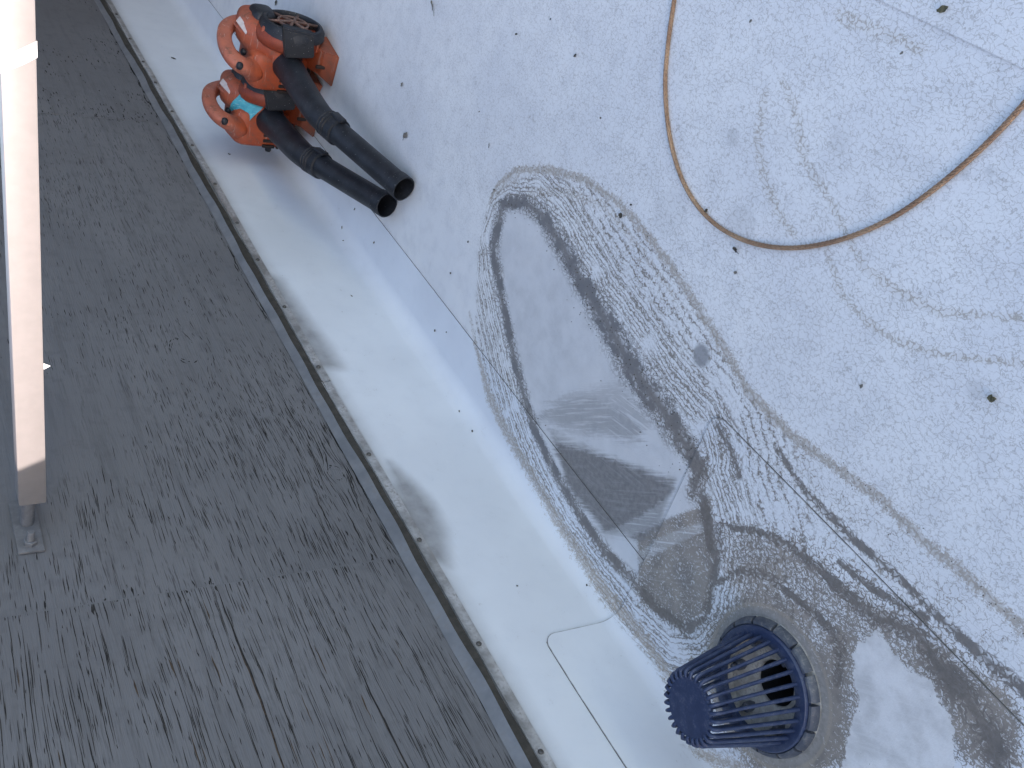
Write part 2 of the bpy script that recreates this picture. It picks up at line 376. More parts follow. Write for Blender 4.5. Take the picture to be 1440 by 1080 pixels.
    dcol = m.mix(A['drain_d'].step(.85, .40) * .7, dcol, m.mix(n_hi.step(.35, .65), (.135, .116, .098), (.20, .172, .148)))
    col = m.mix(dm * .93, col, dcol)
    # brown tide mark
    bk = (A['brown'] + (n_hi - .5) * 2.6 + (n_fine - .5) * 1.6).step(.0, .6) * (.55 + .45 * e1.step(.34, .12))
    bcol = m.mix(n_hi.step(.35, .65), (.285, .245, .205), (.39, .345, .295))
    col = m.mix(bk * .82, col, bcol)
    # pale dried silt by the drain
    lt = (A['light'] + (n_hi - .5) * .04 + (n_mid - .5) * .03).step(.0, .005)
    lcol = m.mix(n_mid.step(.35, .68), (.72, .715, .71), (.55, .545, .54))
    lcol = m.mix(h1.step(.5, .66) * .4, lcol, (.68, .68, .68))
    col = m.mix(lt * .95, col, lcol)
    # smooth silt ring at the clamping ring
    rg = (A['drain_d'] + (n_hi - .5) * .03).step(.166, .145)
    col = m.mix(rg * .8, col, m.mix(n_hi.step(.35, .65), (.255, .24, .22), (.34, .325, .305)))
    rl = ((A['drain_d'] + (n_hi - .5) * .006 - .160).abs()).step(.006, .002)
    col = m.mix(rl * .5, col, (.36, .31, .25))
    col = m.mix(A['spot'], col, (.27, .275, .285))
    col = m.mix((A['grey_patch'] * (.55 + .8 * n_mid)).clamp(), col, (.215, .213, .217))
    pe = A['pedge'].step(.0026, .0006) * (.35 + .65 * n_mid.step(.38, .55))
    col = m.mix(pe * .75, col, (.15, .142, .135))
    col = m.mix(skirt * .9, col, (.09, .085, .08))
    rough = .62 - wet * .12 - core * .08
    h = (n_fine * .6 + n_hi * .8) * (1 - flat * .8)
    return m.out(col, rough, h, .35, .0022)
MEM = membrane_material()

# ------------------------------------------------------------------ the roof
def graded(a, b, fine, grow, coarse):
    out = [a]; s = fine
    while out[-1] < b: out.append(out[-1] + s); s = min(s * grow, coarse)
    out[-1] = b; return out
xs = np.array([-14, -9, -5, -2.5, -1, -.3, 0.1] + list(np.arange(0.16, 2.5, 0.0065)) + graded(2.51, 6.5, .009, 1.01, .05) + [7.2, 8.5, 11, 15, 22])
vs = np.array([-18, -11, -6, -3, -1.4, -.6] + list(np.arange(-.25, .5, .012)) + list(np.arange(.51, YW - .02, 0.0065)))
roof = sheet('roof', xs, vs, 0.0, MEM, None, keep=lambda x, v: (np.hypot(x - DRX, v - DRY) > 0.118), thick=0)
tag(roof, 'weathered white roof membrane crazed and stained around the drain', kind='structure')
# flashing sheet that laps onto the roof and turns up the wall
fx = np.array([-3, -1.5, -.4] + list(np.arange(.0, 2.6, .008)) + graded(2.61, 7.0, .012, 1.01, .05)); fx[-1] = 7.0
SEAM = 1.450
fv = np.concatenate([np.arange(SEAM, YW - CR, .009), np.linspace(YW - CR, YW + CR, 16)[:-1], np.arange(YW + CR, YW + .40, .012), [YW + .41]])
def keepf(x, v): return np.hypot(x - DRX, v - DRY) > 0.118
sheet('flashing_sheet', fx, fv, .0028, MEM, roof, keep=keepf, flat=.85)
# target patch round the drain, rounded corners
def keepp(x, v):
    ok = (x < PX1) & (v > PV0) & (v < PV1)
    for cv, sg in ((PV0 + RC, -1), (PV1 - RC, 1)):
        c = (x > PX1 - RC) & ((v - cv) * sg > 0); ok &= ~(c & (np.hypot(x - (PX1 - RC), v - cv) > RC))
    return ok & (np.hypot(x - DRX, v - DRY) > 0.118)
px_ = np.concatenate([[-2, -.9, -.2], np.arange(.05, PX1 - RC, .0065), np.arange(PX1 - RC, PX1 + .001, .0035)])
pv_ = np.concatenate([np.linspace(PV0, PV0 + RC, 12)[:-1], np.arange(PV0 + RC, YW - CR, .0065), np.linspace(YW - CR, YW + CR, 18)[:-1], np.arange(YW + CR, PV1 - RC, .012), np.linspace(PV1 - RC, PV1, 12)])
def poff(X, V): return .0028 + .0030 * np.clip((V - SEAM + .03) / .03, 0, 1)
def pround(X, V):                                           # pull the corner rows onto the arc
    X = X.copy(); V = V.copy()
    for cv, sg in ((PV0 + RC, -1), (PV1 - RC, 1)):
        cx = PX1 - RC; dx, dv = X - cx, (V - cv) * sg; c = (dx > 0) & (dv > 0); r = np.maximum(dx, dv); h = np.hypot(dx, dv) + 1e-9
        X = np.where(c, cx + dx / h * r, X); V = np.where(c, cv + sg * dv / h * r, V)
    return X, V
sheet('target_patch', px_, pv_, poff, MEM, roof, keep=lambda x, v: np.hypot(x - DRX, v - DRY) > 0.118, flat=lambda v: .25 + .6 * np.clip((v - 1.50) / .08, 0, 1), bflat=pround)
# neighbouring roof sheet lapped over the field, its edge runs parallel to the wall
sheet('lapped_roof_sheet', np.array([-12, -6, -3, -1, 0, .4] + list(np.arange(.5, 2.2, .012)) + [2.6, 3.2, 4, 5, 7, 11, 20]), np.array([-17.5, -8, -4, -2, -1, -.5] + list(np.arange(-.25, .19, .012)) + [.2]), .0028, MEM, roof, flat=0.0)
# ------------------------------------------------------------------ materials
def m_plywood(name, seed, fine):
    m = Mat(name, 0.7, spec=0.18); p = m.pos('World')
    n3 = m.noise(m.scale(p, (16.0, 1, 260), (seed * 3, 0, 0)), 1, 2, .6); n1 = m.noise(m.scale(p, (3.0, 1, 45), (seed, 0, 0)), 1, 3, .6)
    area = m.noise(m.scale(p, (1.7, 1, 3.0), (seed, 0, seed)), 1, 3, .6); jit = m.noise(p, 28, 3, .6)
    paint = m.mix(area.step(.3, .7), (.138, .138, .145), (.163, .163, .170))
    paint = m.mix(n1.step(.48, .70) * .45, paint, (.108, .108, .113))
    paint = m.mix(jit.step(.5, .75) * .35, paint, (.10, .10, .104))
    col = m.mix(n3.step(.58, .68) * area.step(.40, .58) * fine * .55, paint, (.03, .029, .03))
    return m.out(col, .66 + jit * .15, n3 * .8 + n1 * .5, .6, .003)
def m_simple(name, ca, cb, rough, sc=20.0, metal=0.0, bump=.15, spec=.5, det=4.0, dust=None, dustf=.4, bd=.0015):
    m = Mat(name, rough, metal, spec); p = m.pos(); n = m.noise(p, sc, det, .6); n2 = m.noise(p, sc * 5, 3, .65)
    col = m.mix(n.step(.3, .7), ca, cb)
    if dust: col = m.mix((n2 + (n - .5) * .8).step(.52, .78) * dustf, col, dust)
    return m.out(col, rough + (n2 - .5) * .25, n2 * .5 + n * .5, bump, bd)
PLY = [m_plywood('grey_painted_plywood_a', 1.3, .5), m_plywood('grey_painted_plywood_b', 7.7, 1.0), m_plywood('grey_painted_plywood_c', 15.1, 1.0)]
TRIM = m_simple('pale_painted_metal', (.125, .135, .15), (.185, .195, .21), .45, 14, bump=.25, dust=(.16, .15, .14))
TBAR = m_simple('weathered_aluminium_bar', (.26, .255, .25), (.52, .52, .53), .42, 22, .3, .3, dust=(.2, .19, .17), dustf=.7)
CAULK = m_simple('shaded_dirty_sealant', (.040, .037, .033), (.07, .064, .056), .8, 40, bump=.5)  # dirty sealant, toned darker to stand for shade in the gap under the trim
DARKW = m_simple('dark_wall_core', (.05, .048, .045), (.09, .085, .08), .8, 12)
SCREW = m_simple('dark_screw_metal', (.09, .085, .08), (.16, .15, .14), .45, 80, .6)

# ------------------------------------------------------------------ plywood wall
ZB, ZT = .442, 1.50
CRACK = m_simple('open_grain_crack', (.024, .023, .023), (.042, .040, .039), .9, 60, spec=.1)
CRACKB = m_simple('bare_wood_split', (.055, .040, .030), (.085, .062, .045), .9, 60, spec=.1)
KNOTS = [(2.36, .735, .034), (1.800, .495, .017), (2.58, .875, .010), (2.25, .93, .010)]
def grain(x, z):                                            # where the grain line that starts at height z runs at x
    g = z + .007 * math.sin(1.9 * x + 5 * z) + .004 * math.sin(5.1 * x + 11 * z + 1) + .0015 * math.sin(17 * x + 40 * z)
    for kx, kz, r in KNOTS:
        d2 = ((x - kx) * .5) ** 2 + (g - kz) ** 2; s = 1 if g > kz else -1
        g += s * r * 1.0 * math.exp(-d2 / (2.2 * r * r))
    return g
def cracks(parent, kind, xa, xb, t):
    R = random.Random(40 + kind); V1, F1, V2, F2 = [], [], [], []
    def dens(x, z): return .5 + .25 * math.sin(2.1 * x + 1.3 * kind + 3 * z) + .25 * math.sin(5.3 * z - 1.7 * x + kind) + .22 * math.sin(9 * x + 7 * z + 2 * kind) + .2 * math.sin(23 * x - 13 * z)
    def slit(x0, z0, L, w, V, F, jag=.35):
        n = max(3, min(14, int(L / .012))); base = len(V); up, lo = [], []
        k = R.uniform(.25, .75)
        for j in range(n + 1):
            s = j / n; x = min(max(x0 + L * s, xa + .003), xb - .003); z = grain(x, z0) + R.uniform(-.35, .35) * w
            prof = min(s / k, (1 - s) / (1 - k)) ** .6; h = w * .5 * prof * (1 + R.uniform(-jag, jag)) + .00012
            y = YW - t - .0012 * math.sin(2.2 * x + 3 * z) - .00045
            z = min(max(z, ZB + .004), ZT - .02); V.append(wl((x, y, z + h))); V.append(wl((x, y, z - h)))
        for j in range(n): F.append((base + 2 * j, base + 2 * j + 2, base + 2 * j + 3, base + 2 * j + 1))
    lo_x, hi_x = max(xa, .45), min(xb, 5.6)
    N = {1: 2900, 2: 9500, 3: 3200}.get(kind, 0)
    for q in range(N):
        x = R.uniform(lo_x, hi_x); z = R.uniform(ZB, 1.42); d = dens(x, z)
        if kind == 1:
            if R.random() > .35 + .5 * d: continue
            slit(x, z, R.choice((.012, .02, .03, .05, .05, .08, .12)) * R.uniform(.6, 1.4), R.uniform(.0006, .0016), V1, F1)
        elif kind == 2:
            near = 1.0 if x < 2.25 else .55
            if R.random() > (d - .18) * 1.1 * near: continue
            slit(x, z, R.uniform(.006, .045) * (1.6 if x < 2.0 else 1), R.uniform(.0006, .0019), V1, F1)
        else:
            if R.random() > (d - .30) * 1.2: continue
            slit(x, z, R.uniform(.006, .035), R.uniform(.001, .0048), V1, F1, .7)
    if kind == 1:
        for q in range(30): slit(R.uniform(lo_x, 1.4), R.uniform(ZB, 1.4), R.uniform(.12, .34), R.uniform(.0010, .0021), V1, F1)
        for x, z, L, w in ((.95, .873, .54, .0042), (.9, 1.325, .58, .004), (.75, .66, .5, .003)): slit(x, z, L, w, V1, F1); slit(x + .05, z + .0012, L * .6, w * .7, V2, F2)
        for q in range(60): slit(R.uniform(lo_x, 1.4), R.uniform(ZB, 1.4), R.uniform(.02, .08), R.uniform(.0012, .003), V2, F2)
    if kind == 2:
        for q in range(26): slit(R.uniform(1.5, 2.1), R.uniform(ZB, .58), R.uniform(.05, .20), R.uniform(.0012, .0035), V1, F1)
        for q in range(30): slit(R.uniform(1.5, 3.8), ZB + R.uniform(.003, .014), R.uniform(.02, .12), R.uniform(.002, .005), V1, F1)
        for kx, kz, r in KNOTS[:2]:                         # ring splits round the knots
            for q in range(16):
                an = R.uniform(0, 6.28); base = len(V1); da = R.uniform(.15, .45); rr = r * R.uniform(.85, 1.15); w = R.uniform(.0006, .0016)
                for j in range(5):
                    aa = an + da * j / 4; h = w * (1 - abs(j - 2) / 2.2)
                    for sg in (1, -1):
                        x = kx + 1.7 * (rr + sg * h) * math.cos(aa); z = kz + (rr + sg * h) * math.sin(aa)
                        V1.append(wl((x, YW - t - .0012 * math.sin(2.2 * x + 3 * z) - .00045, max(z, ZB + .003))))
                for j in range(4): F1.append((base + 2 * j, base + 2 * j + 2, base + 2 * j + 3, base + 2 * j + 1))
    if kind == 3:
        for q in range(40): slit(R.uniform(3.94, 4.9), ZB + R.uniform(.003, .02), R.uniform(.02, .1), R.uniform(.003, .007), V1, F1, .7)
    # worn, opened joint edge between sheets
    for q in range(60):
        z = R.uniform(ZB, 1.4); L = R.uniform(.003, .030) ; side = R.random() < .5
        slit(xa + .003 if side else xb - .003 - L, z, L, R.uniform(.0012, .0045), V1, F1, .6)
    for nm, V, F, mt in (('grain_cracks', V1, F1, CRACK), ('bare_splits', V2, F2, CRACKB)):
        if F:
            me = bpy.data.meshes.new(nm); me.from_pydata(V, [], F); me.update(); tag(link(nm, me, mt, parent), kind='stuff')
wall = tag(empty('plywood_wall', (1.4, YW + .02, 0)), 'long wall clad in cracked grey painted plywood above the white flashing', 'wall')
def wl(v): return Vector(v) - Vector((1.4, YW + .02, 0))
bm = bmesh.new(); box(bm, wl((1.9, YW + .10, ZT / 2)), (13.0, .19, ZT)); obj('wall_core', bm, DARKW, wall)
joints = [-3.39, -.949, 1.491, 3.931, 6.371]
for i, (a, b) in enumerate(zip(joints, joints[1:])):
    bm = bmesh.new(); t = .018 + (.0025 if i == 1 else 0.0) + (.001 if i == 3 else 0)
    nx, nz = 60, 26; rows = []
    for ix in range(nx + 1):
        X = a + .0012 + (b - a - .0024) * ix / nx; row = []
        for iz in range(nz + 1):
            Z = ZB + (ZT - ZB - .01) * iz / nz
            if iz == 0: Z += .004 * math.sin(X * 9.3) + .003 * math.sin(X * 23)
            row.append(bm.verts.new(wl((X, YW - t - .0012 * math.sin(2.2 * X + 3 * Z), Z))))
        rows.append(row)
    for r0, r1 in zip(rows, rows[1:]):
        for k in range(nz): bm.faces.new((r0[k], r1[k], r1[k + 1], r0[k + 1]))
    back = bmesh.ops.extrude_face_region(bm, geom=list(bm.faces)); bv = [v for v in back['geom'] if isinstance(v, bmesh.types.BMVert)]
    for v in bv: v.co.y = YW + .004 - (YW + .02)
    ps = obj('plywood_sheet', bm, PLY[min(max(i - 1, 0), 2)], wall, smooth=True, sharp=40)
    if i: cracks(ps, i, a, b, t)
# bent metal edge trim under the plywood, slightly wavy
def strip(name, secs, mat, parent, f, x0=-3.3, x1=6.37, n=190, smooth=True):   # secs: closed list of (y,z); f(x) -> (dy,dz)
    bm = bmesh.new(); prev = None
    for i in range(n + 1):
        X = x0 + (x1 - x0) * i / n; dy, dz = f(X)
        cur = [bm.verts.new(wl((X, y + dy * w, z + dz * w))) for (y, z, w) in secs]
        if prev: bridge(bm, prev, cur)
        else: bm.faces.new(cur[::-1])
        prev = cur
    bm.faces.new(prev); return obj(name, bm, mat, parent, smooth, 40)
def wavy(X): return (.0026 * math.sin(3.7 * X + .4) + .0018 * math.sin(11 * X), .0030 * math.sin(2.9 * X) + .0026 * math.sin(9.3 * X + 1) + .0012 * math.sin(27 * X))
yf = YW - .018
trim_x = [-3.3, -.9, 1.115, 2.93, 6.37]
for k, (a, b) in enumerate(zip(trim_x, trim_x[1:])):
    strip('edge_trim', [(yf - .0030, ZB + .008, .3), (yf - .0070, ZB - .001, .6), (yf - .0160 - .001 * (k % 2), ZB - .0135, 1), (yf - .0135, ZB - .0157, 1), (yf - .0045, ZB - .003, .6), (yf + .003, ZB + .001, .3)], TRIM, wall, wavy, a + .0005, b - .0005 + .02 * (k < 3), 70)
# termination bar: lengths of ribbed flat bar with screws
tb_x = [-2.2, .86, 2.20, 4.55, 6.3]
for k, (a, b) in enumerate(zip(tb_x, tb_x[1:])):
    zc = .374; y0 = YW - .0035; tilt = .004 * math.sin(k * 2.1)
    f = lambda X: (.0012 * math.sin(6 * X + k), tilt * (X - a) / (b - a) + .0025 * math.sin(3.3 * X))
    tb = strip('termination_bar', [(y0, zc - .0145, 1), (y0 - .005, zc - .0130, 1), (y0 - .0045, zc - .009, 1), (y0 - .0030, zc - .006, 1), (y0 - .0030, zc + .006, 1), (y0 - .0045, zc + .009, 1), (y0 - .007, zc + .0135, 1), (y0, zc + .0145, 1)], TBAR, wall, f, a + .004, b - .004, 50)
    X = a + .07
    while X < b - .03:
        if X > .5:
            dy, dz = f(X); bm = bmesh.new(); c = wl((X, y0 - .0035 + dy, zc + dz))
            lathe(bm, [(.0062, .0), (.0062, .0022), (.0040, .0045), (.0012, .0046), (.0012, .0035)], c, (0, -1, 0), 10); obj('screw', bm, SCREW, tb)
        X += .29 + .04 * math.sin(X * 17)
strip('sealant_bead', [(YW - .0005, .388, .4), (YW - .004, .3885, 1), (YW - .006, .396, 1), (YW - .001, .428, .4)], CAULK, wall, lambda X: (.0012 * math.sin(31 * X) - .002, .0012 * math.sin(19 * X)), -2, 6.3, 420)
bm = bmesh.new(); box(bm, wl((1.9, YW + .085, ZT + .012)), (13.0, .26, .02), .003); obj('coping', bm, TRIM, wall, sharp=40)

# unseen block added far behind the camera so that its shade covers the roof
STUCCO = m_simple('grey_render', (.26, .255, .25), (.33, .325, .32), .8, 2.0, bump=.3)
OCX, OCH = -15.0, 4.62
oc = tag(empty('added_sun_blocker', (OCX, 0, 0)), 'added plain grey block out of view that keeps the sun off the roof', 'light blocker')
bm = bmesh.new(); box(bm, (-3, 0, OCH / 2 - .1), (6, 22, OCH - .2)); obj('wall', bm, STUCCO, oc)
bm = bmesh.new(); box(bm, (-3, 0, OCH - .1), (6.2, 22.2, .2), .01); obj('coping', bm, TRIM, oc)
bm = bmesh.new(); box(bm, (.02, -4, 1.05), (.06, 1.0, 2.1), .005); dd_ = obj('door', bm, TRIM, oc)
bm = bmesh.new(); box(bm, (.07, -3.62, 1.0), (.05, .03, .14), .006); obj('handle', bm, SCREW, dd_)
BLOCKER_BLACK = m_simple('light_absorbing_black', (.020, .020, .021), (.032, .032, .033), .85, 8, bump=.4, spec=.2)  # very dark so the added blockers bounce little light
# unseen black wall added across the far end to cut light on the plywood
fe = tag(empty('added_dark_wall', (6.3, 0, 0)), 'added high black wall out of view that cuts light at the far end', 'wall')
bm = bmesh.new(); box(bm, (.11, -2.4, 1.75), (.18, 8.0, 3.5)); obj('wall_core', bm, DARKW, fe)
for k in range(3):
    bm = bmesh.new(); box(bm, (.011, 1.55 - 1.22 - 2.444 * k, 1.76), (.018, 2.44, 3.4), .001); obj('blocker_panel', bm, BLOCKER_BLACK, fe)
bm = bmesh.new(); box(bm, (.1, -2.4, 3.512), (.26, 8.02, .02), .003); obj('coping', bm, TRIM, fe)

# unseen dark box added on the open side to block sky light
ph = tag(empty('added_sky_blocker', (4.9, -3.3, 0)), 'added tall black box out of view that blocks sky light', 'light blocker')
bm = bmesh.new(); box(bm, (0, 0, 2.1), (2.6, 3.6, 4.2), .01); obj('wall', bm, BLOCKER_BLACK, ph)
bm = bmesh.new(); box(bm, (0, 0, 4.26), (2.8, 3.8, .12), .01); obj('coping', bm, BLOCKER_BLACK, ph)

# ------------------------------------------------------------------ bracket and tube standing off the wall
def m_tube():
    m = Mat('cream_painted_tube', .45); p = m.pos('World'); n = m.noise(p, 40, 4); x, y, z = m.xyz(p)
    col = m.mix(n.step(.3, .75), (.205, .190, .186), (.188, .175, .171))
    return m.out(col, .42 + n * .1, n, .12, .001)
CREAM = m_tube()
WHITEP = m_simple('white_paint_band', (.80, .79, .78), (.84, .83, .82), .4, 30, bump=.1)
GALV = m_simple('grey_painted_steel', (.13, .132, .14), (.17, .172, .18), .5, 60, .2, .4, dust=(.24, .24, .24))
bx, bz = 1.741, 1.204
br = tag(empty('stand_off_brace', (bx, YW - .02, bz)), 'sunlit cream square tube bolted to the plywood wall by a small grey plate', 'brace')
def bl(v): return Vector(v) - Vector((bx, YW - .02, bz))
y_end, slope = 1.546, .0535
L = 1.85; d = Vector((0, -1, slope)).normalized(); rot = Matrix((Vector((1, 0, 0)), -d.cross(Vector((1, 0, 0))) * -1, d)).transposed()
q = Vector((0, 0, 1)).rotation_difference(d).to_matrix()
c0 = Vector((bx, y_end, 1.199)); bm = bmesh.new()
box(bm, bl(c0 + d * (L / 2)), (.052, .052, L), .003, q, 2); tb = obj('tube', bm, CREAM, br, True, 40)
bm = bmesh.new(); box(bm, bl(c0 - d * .001), (.050, .050, .004), .001, q); obj('end_cap', bm, CREAM, br)
# white band painted round the tube, set askew
bm = bmesh.new(); cB = c0 + d * .925; qq = q @ Matrix.Rotation(math.radians(-24), 3, 'X'); rings = []
for s in (-.013, .013):
    rr = []
    for i in range(24):
        a = 2 * math.pi * i / 24 + math.pi / 4; k = .0268 / max(abs(math.cos(a)), abs(math.sin(a))); lx, ly = k * math.cos(a), k * math.sin(a)
        rr.append(bm.verts.new(bl(cB + q @ Vector((lx, ly, s - ly * .53 + 2.5 * ly * ly)))))
    rings.append(rr)
bridge(bm, rings[0], rings[1]); obj('painted_band', bm, WHITEP, br)
pc = ony((37, 742), YW - .02)
bm = bmesh.new(); box(bm, bl((pc[0], YW - .0232, pc[2])), (.156, .006, .050), .0015); obj('mounting_plate', bm, GALV, br, sharp=30)
s0 = Vector(plane((38, 752), (0, YW - .026, 0), (0, 1, 0))); s1 = c0 + Vector((0, .002, .004))
s0 = Vector((s1.x - .005, YW - .026, s1.z + .002))
bm = bmesh.new(); sweep(bm, [bl(s0), bl(s1)], .0135, 14); obj('stub_pipe', bm, GALV, br, True, 40)
bc = Vector(ony((43, 764), YW - .026))
bm = bmesh.new(); lathe(bm, [(.0075, 0), (.0075, .030), (.006, .032)], bl(bc), (0, -1, 0), 12); bo = obj('bolt', bm, GALV, br, True, 40)
bm = bmesh.new(); lathe(bm, [(.0135, 0), (.0135, .009), (.012, .010)], bl(bc), (0, -1, 0), 6); obj('nut', bm, GALV, bo)
fl = Vector(onz((64, 490), 0)); fp = c0 + d * .335 + Vector((0, 0, -.026))
bm = bmesh.new(); vs_ = [bm.verts.new(bl(fp + Vector(v))) for v in ((-.02, .008, .002), (-.022, -.010, .002), (-.024, -.004, -.012), (-.018, .009, .001))]
bm.faces.new(vs_[:3]); r = bmesh.ops.extrude_face_region(bm, geom=list(bm.faces))
for v in r['geom']:
    if isinstance(v, bmesh.types.BMVert): v.co.x += .0015
bm.verts.remove(vs_[3]); obj('peeling_flake', bm, WHITEP, br)

# ------------------------------------------------------------------ roof drain
BLUE = m_simple('blue_cast_plastic', (.016, .030, .078), (.026, .045, .105), .46, 60, bump=.3, spec=.5, dust=(.12, .13, .16), dustf=.5)
IRON = m_simple('blue_grey_iron', (.045, .055, .08), (.09, .10, .12), .5, 45, .1, .4, dust=(.22, .21, .20), dustf=.6)
SILT = m_simple('silted_bowl', (.26, .245, .22), (.46, .44, .405), .8, 38, bump=.6, dust=(.10, .09, .08), dustf=.6, bd=.004)
BLACK = m_simple('black_pipe_inside', (.004, .004, .004), (.008, .008, .008), .8, 10)
ZR = float(roofz(np.array(DRX), np.array(DRY)))
dr = tag(empty('roof_drain', (DRX, DRY, ZR)), 'blue dome strainer roof drain with ribbed cone in stained membrane', 'drain')
bm = bmesh.new(); lathe(bm, [(.1385, .000), (.1385, .004), (.135, .006), (.116, .013), (.110, .010), (.104, -.004), (.068, -.016), (.049, -.019), (.0465, -.022), (.0455, -.05)], (0, 0, 0), (0, 0, 1), 64, (False, False)); obj('sump_bowl', bm, SILT, dr, True, 45)
bm = bmesh.new(); lathe(bm, [(.0452, -.025), (.0452, -.30), (.001, -.30)], (0, 0, 0), (0, 0, 1), 40, (False, True)); obj('outlet_pipe', bm, BLACK, dr, True, 45)
NL = 15
for k in range(NL):                                         # lugs of the clamping ring with gaps between
    a0 = 2 * math.pi * (k + .06) / NL; a1 = 2 * math.pi * (k + .94) / NL; bm = bmesh.new(); prev = None
    for i in range(9):
        a = a0 + (a1 - a0) * i / 8
        cur = [bm.verts.new((r * math.cos(a), r * math.sin(a), h)) for r, h in ((.123, .008), (.123, .022), (.126, .025), (.131, .024), (.136, .018), (.138, .008))]
        if prev: bridge(bm, prev, cur)
        else: bm.faces.new(cur[::-1])
        prev = cur
    bm.faces.new(prev); obj('clamping_ring_lug', bm, IRON, dr, True, 35)
HD, RT, RB = .207, .0655, .110
bm = bmesh.new()
N = 72
prof = [(.095, .018), (.095, .027), (.099, .030), (.121, .030), (.1235, .027), (.1235, .016)]
lathe(bm, prof, (0, 0, 0), (0, 0, 1), N, (False, False)); obj('dome_base_ring', bm, BLUE, dr, True, 40)
bm = bmesh.new(); lathe(bm, [(.0, HD - .008), (RT - .009, HD - .008), (RT - .007, HD - .006), (RT - .007, HD - .001), (RT - .009, HD + .001), (.0, HD + .0015)], (0, 0, 0), (0, 0, 1), 60, (False, False)); obj('top_plate', bm, BLUE, dr, True, 40)
NB = 28
bm = bmesh.new()                                            # one rib: comes up the cone and hooks over the rim
path = [(.106, .026), (.1035, .040), (RT + .0075, HD - .020), (RT + .0055, HD - .008), (RT + .0015, HD - .001), (RT - .006, HD + .0012), (RT - .009, HD - .001)]
prev = None
for i, (r, h) in enumerate(path):
    p0 = path[max(i - 1, 0)]; p1 = path[min(i + 1, len(path) - 1)]; t = Vector((p1[0] - p0[0], 0, p1[1] - p0[1])).normalized(); nn = Vector((t.z, 0, -t.x))
    w, dth = .0032 if i < 3 else .0040, .0048 if i < 5 else .0034
    if i <= 1: w = .0042
    cur = [bm.verts.new(Vector((r, 0, h)) + Vector((0, w * math.cos(q_), 0)) + nn * (dth * math.sin(q_))) for q_ in [2 * math.pi * j / 10 for j in range(10)]]
    if prev: bridge(bm, prev, cur)
    else: bm.faces.new(cur[::-1])
    prev = cur
bm.faces.new(prev); rib0 = obj('rib', bm, BLUE, dr, True, 50); rib0.rotation_euler = (0, 0, .05)
for k in range(1, NB):
    o = rib0.copy(); COL.objects.link(o); o.parent = dr; o.rotation_euler = (0, 0, .05 + 2 * math.pi * k / NB)
for k in range(6):
    a = .35 + 2 * math.pi * k / 6; bm = bmesh.new(); c = (.084 * math.cos(a), .084 * math.sin(a), .002)
    lathe(bm, [(.011, -.02), (.011, .004), (.0095, .006)], c, (0, 0, 1), 6); lathe(bm, [(.0055, .006), (.0055, .016), (.004, .018)], c, (0, 0, 1), 10); obj('clamp_bolt', bm, IRON, dr)

# ------------------------------------------------------------------ copper cable
def m_copper():
    m = Mat('tarnished_copper', .5, .55, .5); p = m.pos('World'); n = m.noise(p, 14, 4); n2 = m.noise(p, 300, 3)
    col = m.mix(n.step(.35, .65), (.36, .22, .14), (.50, .33, .21)); col = m.mix(n2.step(.46, .66) * .65, col, (.15, .10, .07))
    return m.out(col, .42 + n2 * .3, n2, .3, .001)
cpx = [(960,-70),(951,-30),(944,10),(937,60),(933,110),(935,160),(942,205),(955,248),(975,285),(1003,315),(1035,334),(1070,345),(1110,348.5),(1155,343),(1205,328),(1255,304),(1305,270),(1355,229),(1400,186),(1440,142),(1490,80),(1540,0)]
path = spline([onz(p, .0085) for p in cpx], 16)
cz = []
for p in path: cz.append((p[0], p[1], float(roofz(np.array(p[0]), np.array(p[1]))) + .0049 + (.0028 if p[1] < .21 else 0)))
path = [Vector(p) for p in cz]
bm = bmesh.new(); NS = 5; acc = 0.0; tw = []
pts2 = []
for a, b in zip(path, path[1:]):
    for k in range(3): pts2.append(a.lerp(b, k / 3))
acc = [0.0]
for a, b in zip(pts2, pts2[1:]): acc.append(acc[-1] + (b - a).length)
for s in range(NS):
    pp_ = []
    for i, p in enumerate(pts2):
        d_ = (pts2[min(i + 1, len(pts2) - 1)] - pts2[max(i - 1, 0)]).normalized(); x_ = Vector((0, 0, 1)).cross(d_).normalized(); z_ = Vector((0, 0, 1))
        a = acc[i] / .048 * 2 * math.pi + 2 * math.pi * s / NS
        pp_.append(p + x_ * ((.0029) * math.cos(a)) + z_ * (.0029 * math.sin(a)))
    sweep(bm, pp_, .0019, 6)
cab = obj('copper_cable', bm, m_copper(), None, True)
tag(cab, 'tarnished twisted copper cable lying in a wide curve on the white membrane', 'cable')
